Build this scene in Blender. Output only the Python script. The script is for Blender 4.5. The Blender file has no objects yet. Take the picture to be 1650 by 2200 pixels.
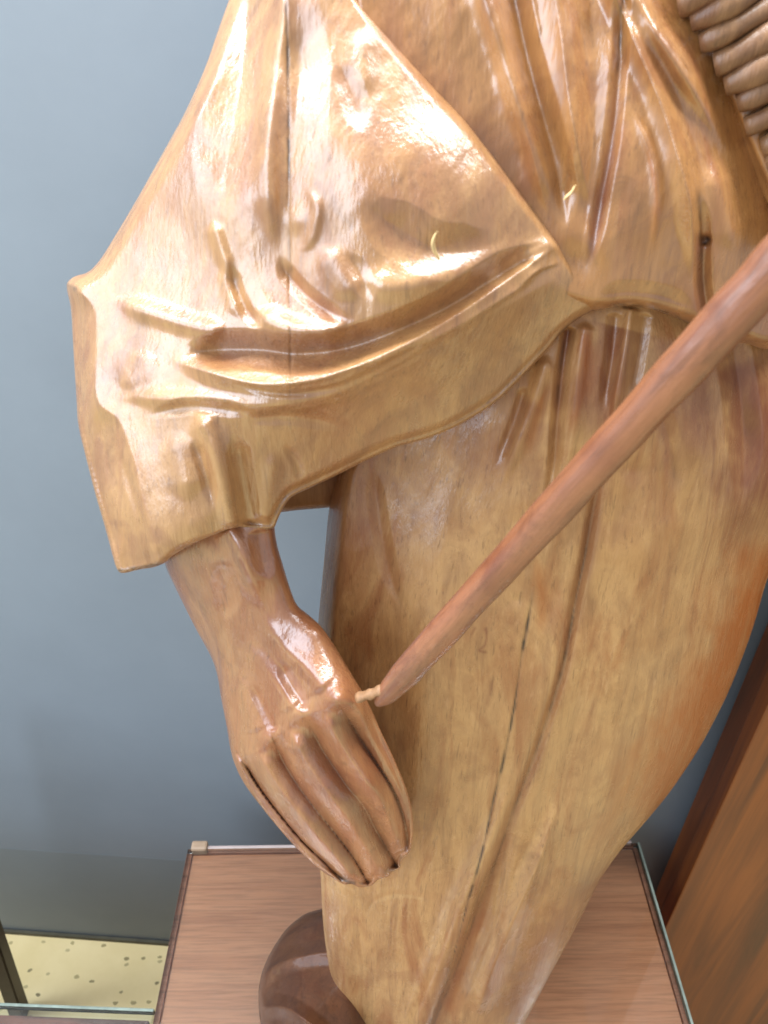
import bpy, bmesh, math, random
import numpy as np
from mathutils import Vector, Matrix
random.seed(4); rng = np.random.default_rng(4)
S = bpy.context.scene
COL = S.collection
R_ = math.radians

# ------------------------------------------------------------------ camera, world, lamps, exposure
CAM = np.array((0.0, 0.0, 0.90)); PITCH = R_(36.7); FPX = 1650.0
FW = np.array((0, math.cos(PITCH), -math.sin(PITCH)))
UP = np.array((0, math.sin(PITCH), math.cos(PITCH)))
RT = np.array((1.0, 0, 0))
cd = bpy.data.cameras.new('camera'); cam = bpy.data.objects.new('camera', cd); COL.objects.link(cam)
cam.location = CAM; cam.rotation_euler = (R_(90) - PITCH, 0, 0)
cd.sensor_width = 36; cd.sensor_fit = 'VERTICAL'; cd.sensor_height = 36; cd.lens = 36 * FPX / 2200
cd.clip_start = 0.02; cd.clip_end = 60
cd.dof.use_dof = True; cd.dof.focus_distance = 0.52; cd.dof.aperture_fstop = 14
S.camera = cam
W = bpy.data.worlds.new('World'); S.world = W; W.use_nodes = True
W.node_tree.nodes['Background'].inputs[0].default_value = (0.98, 0.96, 0.95, 1)
W.node_tree.nodes['Background'].inputs[1].default_value = 0.58

def area(name, loc, target, sx, sy, power, col):
    l = bpy.data.lights.new(name, 'AREA'); l.shape = 'RECTANGLE'; l.size = sx; l.size_y = sy
    l.energy = power; l.color = col
    o = bpy.data.objects.new(name, l); COL.objects.link(o); o.location = loc
    d = Vector(target) - Vector(loc); o.rotation_euler = d.to_track_quat('-Z', 'Y').to_euler()
    return o
area('window_light', (-2.0, -0.95, 1.70), (0.0, 0.35, 0.62), 2.9, 2.2, 76, (0.80, 0.945, 1.14))
area('ceiling_light', (-0.1, 0.37, 1.68), (-0.1, 0.48, 0), 2.2, 0.2, 38, (0.94, 0.97, 1.0))
S.view_settings.view_transform = 'Standard'; S.view_settings.look = 'None'
S.view_settings.exposure = 0.14; S.view_settings.gamma = 1

# ------------------------------------------------------------------ helpers
def ray(px, py):
    px = np.asarray(px, float); py = np.asarray(py, float)
    return FW + ((px - 825) / FPX)[..., None] * RT + ((1100 - py) / FPX)[..., None] * UP
def at(px, py, Y):
    r = ray(px, py); return CAM + r * (Y / r[..., 1])[..., None]
def on_z(px, py, z):
    r = ray(px, py); return CAM + r * ((z - CAM[2]) / r[..., 2])[..., None]

def tag(o, label=None, cat=None, group=None, kind=None):
    if label: o['label'] = label
    if cat: o['category'] = cat
    if group: o['group'] = group
    if kind: o['kind'] = kind
    return o
def empty(name, loc, rz=0):
    o = bpy.data.objects.new(name, None); COL.objects.link(o)
    o.location = loc; o.rotation_euler = (0, 0, rz); o.empty_display_size = 0.05
    return o
def link(name, me, mat, parent=None, smooth=True):
    o = bpy.data.objects.new(name, me); COL.objects.link(o)
    if mat: me.materials.append(mat)
    if parent: o.parent = parent
    if smooth:
        me.polygons.foreach_set('use_smooth', [True] * len(me.polygons))
    return o
def box_bm(bm, c, s, rz=0, bevel=0.0):
    g = bmesh.ops.create_cube(bm, size=1)
    m = Matrix.Translation(c) @ Matrix.Rotation(rz, 4, 'Z') @ Matrix.Diagonal((s[0], s[1], s[2], 1))
    bmesh.ops.transform(bm, matrix=m, verts=g['verts'])
    if bevel:
        es = list({e for v in g['verts'] for e in v.link_edges})
        bmesh.ops.bevel(bm, geom=es, offset=bevel, segments=2, affect='EDGES', profile=0.6)
def box(name, c, s, mat, parent=None, bevel=0.002, rz=0):
    bm = bmesh.new(); box_bm(bm, c, s, rz, bevel)
    me = bpy.data.meshes.new(name); bm.to_mesh(me); bm.free()
    return link(name, me, mat, parent, smooth=False)

def catmull(pts, n=10):
    p = np.asarray(pts, float)
    if len(p) < 3: 
        return np.array([p[0] + (p[-1] - p[0]) * t for t in np.linspace(0, 1, n + 1)])
    q = np.vstack([2 * p[0] - p[1], p, 2 * p[-1] - p[-2]]); out = []
    for i in range(1, len(q) - 2):
        a, b, c, d = q[i - 1], q[i], q[i + 1], q[i + 2]
        for t in np.linspace(0, 1, n, endpoint=False):
            out.append(.5 * ((2 * b) + (c - a) * t + (2 * a - 5 * b + 4 * c - d) * t * t + (3 * b - a - 3 * c + d) * t ** 3))
    out.append(p[-1]); return np.array(out)
def chaikin(pts, n=2):
    p = np.asarray(pts, float)
    for _ in range(n):
        q = np.roll(p, -1, 0)
        p = np.stack([.8 * p + .2 * q, .2 * p + .8 * q], 1).reshape(-1, 2)
    return p
def vnoise(x, y, seed):
    r = np.random.default_rng(seed).random((64, 64))
    xi = np.floor(x).astype(int); yi = np.floor(y).astype(int); fx = x - xi; fy = y - yi
    fx = fx * fx * fx * (fx * (fx * 6 - 15) + 10); fy = fy * fy * fy * (fy * (fy * 6 - 15) + 10)
    g = lambda a, b: r[a % 64, b % 64]
    return (g(xi, yi) * (1 - fx) + g(xi + 1, yi) * fx) * (1 - fy) + (g(xi, yi + 1) * (1 - fx) + g(xi + 1, yi + 1) * fx) * fy - .5
def fbm(x, y, seed, o=3):
    return sum(vnoise(x * 2 ** k, y * 2 ** k, seed + k) / 2 ** k for k in range(o))
def worley(x, y, seed, cell=75.0, tilt=.45):
    """shallow gouge cups with soft ridges between, stretched along the grain"""
    u = (x + tilt * y) / cell; v = (y - tilt * x) / (cell * 2.1)
    r = np.random.default_rng(seed).random((64, 64, 2)); iu = np.floor(u).astype(int); iv = np.floor(v).astype(int)
    acc = np.zeros_like(x)
    for a in (-1, 0, 1):
        for b in (-1, 0, 1):
            c = r[(iu + a) % 64, (iv + b) % 64]
            d2 = (u - iu - a - c[..., 0]) ** 2 + (v - iv - b - c[..., 1]) ** 2
            acc += np.exp(-22 * d2)
    return -np.log(acc + 1e-9) / 22 * 2.4
def tps(ctrl):
    c = np.asarray(ctrl, float); P = c[:, :2] / 500; n = len(P)
    def phi(d2): return np.where(d2 > 1e-12, d2 * np.log(np.maximum(d2, 1e-12)), 0)
    A = np.zeros((n + 3, n + 3))
    A[:n, :n] = phi(((P[:, None] - P[None]) ** 2).sum(-1)) + np.eye(n) * 1e-3
    A[:n, n] = 1; A[:n, n + 1:] = P; A[n, :n] = 1; A[n + 1:, :n] = P.T
    w = np.linalg.solve(A, np.r_[c[:, 2], 0, 0, 0])
    def f(x, y):
        q = np.stack([x, y], -1) / 500; out = w[n] + q @ w[n + 1:]
        for i in range(n): out = out + w[i] * phi(((q - P[i]) ** 2).sum(-1))
        return out
    return f
def polydist(x, y, pl):
    """distance, signed side (positive on the right hand when walking the line, y down), 0..1 along, for open polylines"""
    best = np.full(x.shape, 1e18); sg = np.zeros_like(best); al = np.zeros_like(best)
    seg = np.diff(pl, axis=0); L = np.hypot(seg[:, 0], seg[:, 1]); cum = np.r_[0, np.cumsum(L)]; tot = cum[-1]
    for i in range(len(seg)):
        if L[i] < 1e-9: continue
        dx, dy = x - pl[i, 0], y - pl[i, 1]
        t = np.clip((dx * seg[i, 0] + dy * seg[i, 1]) / L[i] ** 2, 0, 1)
        d = (dx - t * seg[i, 0]) ** 2 + (dy - t * seg[i, 1]) ** 2
        m = d < best
        best = np.where(m, d, best); sg = np.where(m, np.sign(seg[i, 0] * dy - seg[i, 1] * dx), sg)
        al = np.where(m, (cum[i] + t * L[i]) / tot, al)
    return np.sqrt(best), sg, al
def inside(x, y, pl):
    c = np.zeros(x.shape, bool); q = np.roll(pl, -1, 0)
    for (ax, ay), (bx, by) in zip(pl, q):
        if ay == by: continue
        m = ((ay > y) != (by > y)) & (x < (bx - ax) * (y - ay) / (by - ay) + ax)
        c ^= m
    return c
def nearest(x, y, pl):
    q = np.vstack([pl, pl[:1]]); best = np.full(x.shape, 1e18); nx = x.copy(); ny = y.copy()
    for i in range(len(pl)):
        s = q[i + 1] - q[i]; l2 = s @ s
        if l2 < 1e-9: continue
        t = np.clip(((x - q[i, 0]) * s[0] + (y - q[i, 1]) * s[1]) / l2, 0, 1)
        cx, cy = q[i, 0] + t * s[0], q[i, 1] + t * s[1]; d = (x - cx) ** 2 + (y - cy) ** 2
        m = d < best; best = np.where(m, d, best); nx = np.where(m, cx, nx); ny = np.where(m, cy, ny)
    return np.sqrt(best), nx, ny

def taper(al, a0, a1):
    f = np.ones_like(al)
    if a0: f *= np.clip(al / a0, 0, 1)
    if a1: f *= np.clip((1 - al) / a1, 0, 1)
    return f * f * (3 - 2 * f)
def stroke(x, y, kind, pts, w, a, ends=(.25, .25), w2=None):
    """carving stroke: height in mm over the points"""
    pl = catmull(pts, 6); pad = 4 * max(w, w2 or 0) + 20
    h = np.zeros_like(x)
    m = (x > pl[:, 0].min() - pad) & (x < pl[:, 0].max() + pad) & (y > pl[:, 1].min() - pad) & (y < pl[:, 1].max() + pad)
    if not m.any(): return h
    d, s, al = polydist(x[m], y[m], pl); T = taper(al, *ends); ww = w * (.45 + .55 * T)
    if kind == 'ridge': v = np.exp(-(d / ww) ** 2)
    elif kind == 'crease': v = np.clip(1 - d / (2 * ww), 0, 1) ** 1.35
    elif kind == 'vee': v = np.clip(1 - np.sqrt(d * d + 9) / (ww), 0, 1)
    elif kind == 'lip':      # raised on the right hand side, sharp at the line, dying away over w2
        sd = d * s; v = np.clip(sd / w + .5, 0, 1); v = v * v * (3 - 2 * v) * np.exp(-np.clip(sd, 0, None) / (w2 or 5 * w)) * (sd > -w)
    elif kind == 'ramp':     # plane break: right hand side slopes by a over w
        sd = d * s; u = np.clip(sd / w, 0, 1); v = u * (1.6 - .6 * u)
    h[m] = a * v * T
    return h

def fingers(x, y, lines, a, start=.14):
    """rounded, slightly faceted fingers between neighbouring boundary lines"""
    D = [polydist(x, y, catmull(l, 6)) for l in lines]
    h = np.zeros_like(x)
    for (da, sa, la), (db, sb, lb) in zip(D, D[1:]):
        m = (sa <= 0) & (sb > 0)
        u = da / (da + db + 1e-6); w = da + db
        p = 1 - np.abs(2 * np.clip(u * .94 + .03, 0, 1) - 1) ** 1.3
        T = np.clip((la + lb) / 2 / start, 0, 1); T = T * T * (3 - 2 * T)
        h = np.where(m, (p - .55) * a * T * np.clip(w / 60, .5, 1.25), h)
    return h
def relief(name, outline, ctrl, edge, strokes, mat, parent, thick, stains_and_shade=(), step=3.0, noise=1.0, bumps=(), smooth_n=2, amp=1.0, extra=None, gouge=.2):
    """a carved solid: rounded front with carved folds, real thickness, closed back"""
    pl = chaikin(outline, smooth_n)
    x0, y0 = pl.min(0) - step; x1, y1 = pl.max(0) + step
    nx = int((x1 - x0) / step) + 1; ny = int((y1 - y0) / step) + 1
    X, Y = np.meshgrid(x0 + step * np.arange(nx), y0 + step * np.arange(ny))
    cx, cy = (X[:-1, :-1] + step / 2), (Y[:-1, :-1] + step / 2)
    cell = inside(cx, cy, pl)
    use = np.zeros(X.shape, int)
    for dj in (0, 1):
        for di in (0, 1): use[dj:ny - 1 + dj, di:nx - 1 + di] += cell
    vm = use > 0; idx = -np.ones(X.shape, int); n = vm.sum(); idx[vm] = np.arange(n)
    x = X[vm].copy(); y = Y[vm].copy(); bd = (use[vm] < 4)
    d, qx, qy = nearest(x, y, pl)
    x[bd] = qx[bd]; y[bd] = qy[bd]; d[bd] = 0
    # relax the row beside the rim a little
    e = np.asarray(edge, float)
    wgt = 1 / (((x[:, None] - e[None, :, 0]) ** 2 + (y[:, None] - e[None, :, 1]) ** 2) ** 1.5 + 1)
    wgt /= wgt.sum(1, keepdims=True)
    Rr = wgt @ e[:, 2]; dep = wgt @ e[:, 3]
    u = np.clip(1 - d / Rr, 0, 1); rec = dep * (1 - np.sqrt(np.clip(1 - u * u, 0, 1)))
    r = ray(x, y); t = tps(ctrl)(x, y) / r[:, 1]
    h = np.zeros_like(x)
    for s in strokes: h += amp * stroke(x, y, *s)
    if extra: h += extra(x, y)
    for (bx, by, br, ba) in bumps: h += ba * np.exp(-((x - bx) ** 2 + (y - by) ** 2) / br ** 2)
    h += noise * (2.6 * fbm(x / 170, y / 210, 11, 2) + 0.45 * vnoise(x / 42, y / 60, 21) + .12 * vnoise(x / 15 + y / 30, y / 34, 31))
    h += gouge * worley(x, y, 5) + .35 * gouge * worley(x * 2.3 + 400, y * 2.3, 9)
    fade = np.clip(d / 10, .15, 1)
    tf = t + rec - h * .001 * fade
    ub = np.clip(1 - d / (Rr * 1.3), 0, 1)
    tb = t + dep * .999 + thick * np.sqrt(np.clip(1 - ub * ub, 0, 1)) + 2e-4
    pf = CAM + r * tf[:, None]; pb = CAM + r * tb[:, None]
    inn = ~bd; bidx = np.where(bd, np.arange(n), -1); k = inn.sum(); bidx[inn] = n + np.arange(k)
    V = np.vstack([pf, pb[inn]])
    jj, ii = np.nonzero(cell)
    a, b, c, dd = idx[jj, ii], idx[jj, ii + 1], idx[jj + 1, ii + 1], idx[jj + 1, ii]
    Ff = np.stack([a, dd, c, b], 1); Fb = np.stack([bidx[a], bidx[b], bidx[c], bidx[dd]], 1)
    F = np.vstack([Ff, Fb])
    loc = np.array(parent.location) if parent else np.zeros(3)
    me = bpy.data.meshes.new(name)
    me.vertices.add(len(V)); me.vertices.foreach_set('co', (V - loc).ravel())
    me.loops.add(F.size); me.loops.foreach_set('vertex_index', F.ravel())
    me.polygons.add(len(F)); me.polygons.foreach_set('loop_start', np.arange(0, F.size, 4))
    me.update(calc_edges=True); me.validate()
    st = np.zeros((len(V), 4)); st[:, 3] = 1
    for ch, pts, w, amt, ends in stains_and_shade:
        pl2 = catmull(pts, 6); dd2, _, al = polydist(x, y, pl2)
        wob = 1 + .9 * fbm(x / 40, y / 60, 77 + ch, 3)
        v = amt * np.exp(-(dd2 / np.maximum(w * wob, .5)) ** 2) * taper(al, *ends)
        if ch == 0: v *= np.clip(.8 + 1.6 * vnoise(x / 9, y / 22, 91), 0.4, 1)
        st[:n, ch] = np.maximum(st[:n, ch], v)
    ca = me.color_attributes.new('stain_shade', 'FLOAT_COLOR', 'POINT'); ca.data.foreach_set('color', st.ravel())  # colour layer: cracks, stains and shade painted into the wood
    return link(name, me, mat, parent)

# ------------------------------------------------------------------ materials
class NT:
    def __init__(s, name):
        s.m = bpy.data.materials.new(name); s.m.use_nodes = True; s.t = s.m.node_tree
        s.b = s.t.nodes['Principled BSDF']
    def n(s, typ, **kw):
        o = s.t.nodes.new(typ)
        for k, v in kw.items(): setattr(o, k, v)
        return o
    def l(s, a, b): s.t.links.new(a, b)
    def noise(s, vec, scale, detail=4, rough=.55, dist=0.0):
        o = s.n('ShaderNodeTexNoise'); o.inputs['Scale'].default_value = scale; o.inputs['Detail'].default_value = detail
        o.inputs['Roughness'].default_value = rough; o.inputs['Distortion'].default_value = dist
        s.l(vec, o.inputs['Vector']); return o.outputs['Fac']
    def mapping(s, vec, scale=(1, 1, 1), rot=(0, 0, 0)):
        o = s.n('ShaderNodeMapping'); o.inputs['Scale'].default_value = scale; o.inputs['Rotation'].default_value = rot
        s.l(vec, o.inputs['Vector']); return o.outputs['Vector']
    def ramp(s, fac, stops):
        o = s.n('ShaderNodeValToRGB'); cr = o.color_ramp
        while len(cr.elements) < len(stops): cr.elements.new(.5)
        for e, (p, c) in zip(cr.elements, stops):
            e.position = p; e.color = (*c, 1) if len(c) == 3 else c
        s.l(fac, o.inputs['Fac']); return o.outputs['Color']
    def mix(s, fac, a, b, mode='MIX'):
        o = s.n('ShaderNodeMix', data_type='RGBA', blend_type=mode)
        if hasattr(fac, 'node'): s.l(fac, o.inputs[0])
        else: o.inputs[0].default_value = fac
        for v, i in ((a, 6), (b, 7)):
            if hasattr(v, 'node'): s.l(v, o.inputs[i])
            else: o.inputs[i].default_value = (*v, 1)
        return o.outputs[2]
    def math(s, op, a, b=0.5, c=None):
        o = s.n('ShaderNodeMath', operation=op)
        for i, v in enumerate((a, b)):
            if hasattr(v, 'node'): s.l(v, o.inputs[i])
            else: o.inputs[i].default_value = v
        return o.outputs[0]
    def bump(s, h, strength, dist, normal=None):
        o = s.n('ShaderNodeBump'); o.inputs['Strength'].default_value = strength; o.inputs['Distance'].default_value = dist
        s.l(h, o.inputs['Height'])
        if normal is not None: s.l(normal, o.inputs['Normal'])
        return o.outputs['Normal']
    def set(s, **kw):
        for k, v in kw.items(): s.b.inputs[k.replace('_', ' ')].default_value = v

def carved_wood(name, light, mid, dark, red, rough=.36, coat=.75, coat_r=.16, streak=.5, tilt=0.0, scratch=.45, stain_shade=True, ior=1.75, slant=26, patch=1.0):
    k = NT(name); tc = k.n('ShaderNodeTexCoord').outputs['Object']
    g = k.mapping(tc, (85, 85, 6), (0, tilt, 0)); blot = k.noise(tc, 14, 5, .62, .8)
    grain = k.noise(g, 1.0, 6, .65, 1.0); fine = k.noise(k.mapping(tc, (520, 520, 34), (0, tilt, 0)), 1, 3, .6)
    c = k.ramp(blot, [(.32, mid), (.50, light), (.68, tuple(.55 * a + .45 * b for a, b in zip(light, mid)))])
    c = k.mix(k.ramp(grain, [(.42, (0, 0, 0)), (.70, (streak,) * 3)]), c, dark)
    c = k.mix(k.ramp(k.noise(k.mapping(tc, (30, 30, 4.5), (0, tilt, 0)), 1, 5, .62, 1.4), [(.50, (0, 0, 0)), (.68, (.7,) * 3)]), c, red)
    # tool-worn brown patches and smudges of old varnish, with fairly definite edges
    pt = k.noise(k.mapping(tc, (15, 15, 9)), 1, 6, .62, 1.6)
    c = k.mix(k.ramp(pt, [(.51, (0, 0, 0)), (.57, (.42 * patch,) * 3), (.72, (.72 * patch,) * 3)]), c, tuple(.6 * a + .4 * b for a, b in zip(dark, red)))
    sm = k.noise(k.mapping(tc, (48, 48, 26)), 1, 5, .7, 1.0)
    c = k.mix(k.ramp(sm, [(.55, (0, 0, 0)), (.74, (.50 * patch,) * 3)]), c, tuple(.45 * v + .07 * w for v, w in zip(dark, light)))
    c = k.mix(k.ramp(fine, [(.28, (.4,) * 3), (.42, (0, 0, 0))]), c, tuple(.45 * v for v in dark))
    pale = k.noise(k.mapping(tc, (260, 260, 30), (0, R_(slant), 0)), 1, 4, .6)
    c = k.mix(k.ramp(pale, [(.60, (0, 0, 0)), (.78, (.35,) * 3)]), c, tuple(min(1, 1.2 * v + .12 * light[0]) for v in light))
    if stain_shade:
        a = k.n('ShaderNodeAttribute', attribute_name='stain_shade'); sp = k.n('ShaderNodeSeparateColor'); k.l(a.outputs['Color'], sp.inputs[0])
        brk = k.math('ADD', k.math('MULTIPLY', k.noise(k.mapping(tc, (110, 110, 30)), 1, 4, .6), 1.4), .3)
        c = k.mix(k.math('MULTIPLY', sp.outputs[2], brk), c, (.37, .105, .012))
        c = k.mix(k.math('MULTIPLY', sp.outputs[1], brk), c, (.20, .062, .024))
        c = k.mix(sp.outputs[0], c, (.035, .02, .012))
    k.l(c, k.b.inputs['Base Color'])
    scr = k.noise(k.mapping(tc, (620, 620, 60), (0, R_(slant), 0)), 1, 3, .6)
    scr2 = k.noise(k.mapping(tc, (240, 240, 20), (0, R_(slant * .7) + tilt, 0)), 1, 3, .55)
    lump = k.noise(k.mapping(tc, (70, 70, 34)), 1, 3, .55)
    nrm = k.bump(lump, .16, .003)
    nrm = k.bump(scr2, scratch * .6, .0012, nrm); nrm = k.bump(scr, scratch, .00075, nrm)
    nrm = k.bump(grain, .12, .001, nrm)
    k.l(nrm, k.b.inputs['Normal']); k.l(nrm, k.b.inputs['Coat Normal'])
    rr = k.ramp(blot, [(.3, (rough - .06,) * 3), (.7, (rough + .12,) * 3)]); k.l(rr, k.b.inputs['Roughness'])
    wear = k.noise(k.mapping(tc, (34, 34, 20)), 1, 5, .65)
    cr = k.ramp(wear, [(.35, (coat_r * .8,) * 3), (.70, (coat_r * 2.2,) * 3)]); k.l(cr, k.b.inputs['Coat Roughness'])
    cw = k.ramp(wear, [(.30, (coat,) * 3), (.75, (coat * .55,) * 3)]); k.l(cw, k.b.inputs['Coat Weight'])
    k.set(Coat_IOR=ior, Specular_IOR_Level=.35)
    return k.m

M_sleeve = carved_wood('honey_lime_wood', (.45, .235, .082), (.36, .162, .05), (.22, .088, .033), (.31, .12, .042), streak=.4, coat_r=.21, coat=1, rough=.6, ior=2.15)
M_shirt = carved_wood('amber_lime_wood', (.43, .20, .058), (.34, .14, .036), (.19, .072, .024), (.28, .094, .028), streak=.5, coat_r=.2, coat=1, rough=.55, ior=2.0, slant=10, scratch=.28)
M_skirt = carved_wood('streaked_lime_wood', (.53, .30, .118), (.45, .23, .082), (.21, .088, .036), (.31, .11, .034), patch=.5, rough=.5, coat=.65, coat_r=.17, streak=.55, tilt=R_(-6), slant=4, scratch=.35)
M_hand = carved_wood('reddish_lime_wood', (.44, .195, .075), (.37, .13, .046), (.21, .066, .026), (.29, .082, .028), rough=.46, coat=1, coat_r=.17, streak=.45, ior=2.15)
M_stick = carved_wood('cherry_wood', (.33, .125, .054), (.24, .08, .036), (.085, .03, .017), (.16, .046, .022), rough=.42, coat=.9, coat_r=.2, streak=.75, stain_shade=False, slant=0, ior=1.75)
M_dark = carved_wood('dark_lacquered_wood', (.14, .052, .020), (.10, .036, .014), (.05, .018, .008), (.11, .034, .012), rough=.6, coat=.5, coat_r=.06, streak=.4, stain_shade=False, scratch=.1, ior=1.5)

def laminate(name, a, b, c, axis='X', rough=.35, fig=1.0):
    k = NT(name); tc = k.n('ShaderNodeTexCoord').outputs['Object']
    sc = {'X': (3, 60, 60), 'Z': (16, 16, .9)}[axis]
    g = k.noise(k.mapping(tc, sc), 1, 6, .6, 1.4); fine = k.noise(k.mapping(tc, tuple(v * 7 for v in sc)), 1, 3, .6)
    col = k.ramp(g, [(.30, c), (.47, b), (.62, a), (.8, b)])
    col = k.mix(k.ramp(fine, [(.35, (.35 * fig,) * 3), (.55, (0, 0, 0))]), col, tuple(.5 * v for v in c))
    k.l(col, k.b.inputs['Base Color']); k.set(Roughness=rough)
    k.l(k.bump(fine, .12, .0004), k.b.inputs['Normal'])
    return k.m
M_lam = laminate('walnut_laminate', (.72, .31, .165), (.67, .275, .14), (.54, .205, .10), 'X', .4)
M_lam_red = laminate('red_walnut_laminate', (.27, .075, .04), (.17, .05, .03), (.07, .025, .018), 'X', .35)
M_cab = laminate('cabinet_veneer', (.27, .075, .012), (.16, .040, .008), (.035, .012, .006), 'Z', .42, .5)
M_band = laminate('edge_band_wood', (.36, .15, .085), (.30, .12, .065), (.18, .075, .04), 'X', .5)
def plain(name, col, rough=.5, var=.15, scale=40, bump=.1):
    k = NT(name); tc = k.n('ShaderNodeTexCoord').outputs['Object']
    n = k.noise(tc, scale, 5, .6)
    k.l(k.ramp(n, [(.3, tuple(v * (1 - var) for v in col)), (.7, tuple(min(1, v * (1 + var)) for v in col))]), k.b.inputs['Base Color'])
    k.l(k.bump(k.noise(tc, scale * 8, 3), bump, .0006), k.b.inputs['Normal']); k.set(Roughness=rough)
    return k.m
M_wall = plain('blue_grey_wall_paint', (.215, .252, .284), .6, .05, 6, .12)
M_dado = plain('grey_skirting_paint', (.195, .228, .246), .6, .05, 6, .12)
M_strip = plain('dark_floor_joint', (.07, .065, .04), .7, .3)
M_clip = plain('cream_plastic', (.42, .29, .19), .5, .1)
M_edge = plain('green_glass_edge', (.27, .33, .28), .25, .25, 60)
M_rim = plain('pale_pink_banding', (.52, .42, .39), .4, .1)
M_leg = plain('dark_stained_wood', (.045, .03, .018), .5, .3)
def glass():
    k = NT('clear_glass'); k.set(Base_Color=(1, 1, 1, 1), Roughness=.03, IOR=1.5)
    k.b.inputs['Transmission Weight'].default_value = 1
    # architectural glass: thin sheet, lets light straight through and mirrors at the surface
    tr = k.n('ShaderNodeBsdfTransparent'); tr.inputs[0].default_value = (.95, .98, .96, 1)
    gl = k.n('ShaderNodeBsdfGlossy'); gl.inputs['Roughness'].default_value = .05
    fr = k.n('ShaderNodeFresnel'); fr.inputs[0].default_value = 1.6
    mx = k.n('ShaderNodeMixShader'); k.l(fr.outputs[0], mx.inputs[0]); k.l(tr.outputs[0], mx.inputs[1]); k.l(gl.outputs[0], mx.inputs[2])
    k.l(mx.outputs[0], k.t.nodes['Material Output'].inputs['Surface'])
    return k.m
M_glass = glass()
def terrazzo():
    k = NT('yellow_terrazzo'); tc = k.n('ShaderNodeTexCoord').outputs['Object']
    v = k.n('ShaderNodeTexVoronoi', voronoi_dimensions='2D'); v.inputs['Scale'].default_value = 38; k.l(k.mapping(tc, (1, 1.5, 1)), v.inputs['Vector'])
    wn_ = k.n('ShaderNodeTexNoise'); wn_.inputs['Scale'].default_value = 160; k.l(tc, wn_.inputs['Vector'])
    chip = k.math('LESS_THAN', k.math('ADD', v.outputs['Distance'], k.math('MULTIPLY', wn_.outputs['Fac'], .30)), .29)
    sel = k.n('ShaderNodeSeparateColor'); k.l(v.outputs['Color'], sel.inputs[0])
    chip = k.math('MULTIPLY', chip, k.math('GREATER_THAN', sel.outputs[0], .62))
    base = k.ramp(k.noise(tc, 14, 5, .6), [(.3, (.74, .61, .31)), (.7, (.82, .69, .38))])
    tone = k.ramp(sel.outputs[1], [(0, (.20, .165, .08)), (.5, (.40, .33, .15)), (1, (.5, .42, .22))])
    k.l(k.mix(chip, base, tone), k.b.inputs['Base Color']); k.set(Roughness=.35)
    return k.m
M_floor = terrazzo()

# ------------------------------------------------------------------ setting
ZF = -0.465
A = on_z(0, 1998, ZF); B = on_z(350, 2024, ZF)
dirw = (B - A)[:2]; dirw /= np.hypot(*dirw); wang = math.atan2(dirw[1], dirw[0])
wn = np.array((-dirw[1], dirw[0]))                                   # away from the camera
def wallbox(name, z0, z1, off, th, mat, kind=None, parent=None, L=5.0):
    c = A[:2] + dirw * 0.6 + wn * (off + th / 2)
    bm = bmesh.new(); box_bm(bm, (0, 0, (z0 + z1) / 2), (L, th, z1 - z0), 0)
    me = bpy.data.meshes.new(name); bm.to_mesh(me); bm.free()
    o = link(name, me, mat, parent, False)
    if parent is None:
        o.location = (c[0], c[1], 0); o.rotation_euler = (0, 0, wang)
    else:
        o.location = (0, off + th / 2 - .06, 0)
    if kind: o['kind'] = kind
    return o
fl = box('floor', (0, -0.6, ZF - .05), (6, 4.2, .1), M_floor, None, 0); fl['kind'] = 'structure'
wall = wallbox('wall', ZF - .05, 2.8, 0.0, .12, M_wall, 'structure')
zd = on_z(200, 1835, 0)  # top of the skirting band
r0 = ray(200, 1835); tw = (A[:2] @ wn) / (r0[:2] @ wn); ZD = (CAM + r0 * tw)[2]
wallbox('skirting', ZF + .001, ZD, -.0003, .0002, M_dado, None, wall)
wallbox('floor_joint', ZF + .0005, ZF + .009, -.006, .0045, M_strip, None, wall)

# main pedestal
PX0, PX1, PY0, PY1 = -.237, .317, .02, .517
ped = empty('pedestal', ((PX0 + PX1) / 2, (PY0 + PY1) / 2, ZF), R_(.8))
tag(ped, 'walnut laminate pedestal with a glass top carrying the carved wooden statue', 'pedestal')
w_, d_ = PX1 - PX0, PY1 - PY0; zt = -ZF
box('top_board', (0, 0, zt - .0275), (w_ - .006, d_ - .006, .031), M_lam, ped, .001)
box('carcass', (0, 0, (zt - .043) / 2), (w_ - .03, d_ - .03, zt - .044), M_lam, ped, .001)
for sx in (-1, 1):
    box('edge_band', (sx * (w_ / 2 + .0005), 0, zt - .026), (.007, d_ - .006, .036), M_band, ped, .001)
box('edge_band', (0, d_ / 2 + .0005, zt - .026), (w_ - .004, .007, .036), M_band, ped, .001)
box('glass_top', (0, 0, zt - .0055), (w_ + .004, d_ - .002, .009), M_glass, ped, .0008)
box('glass_edge', (w_ / 2 + .0035, 0, zt - .0055), (.003, d_, .0088), M_edge, ped, .001)
box('glass_edge', (0, d_ / 2 + .001, zt - .0055), (w_ - .01, .004, .0088), M_rim, ped, .001)
box('corner_clip', (-w_ / 2 + .012, d_ / 2 + .002, zt - .004), (.020, .012, .014), M_clip, ped, .003)

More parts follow.
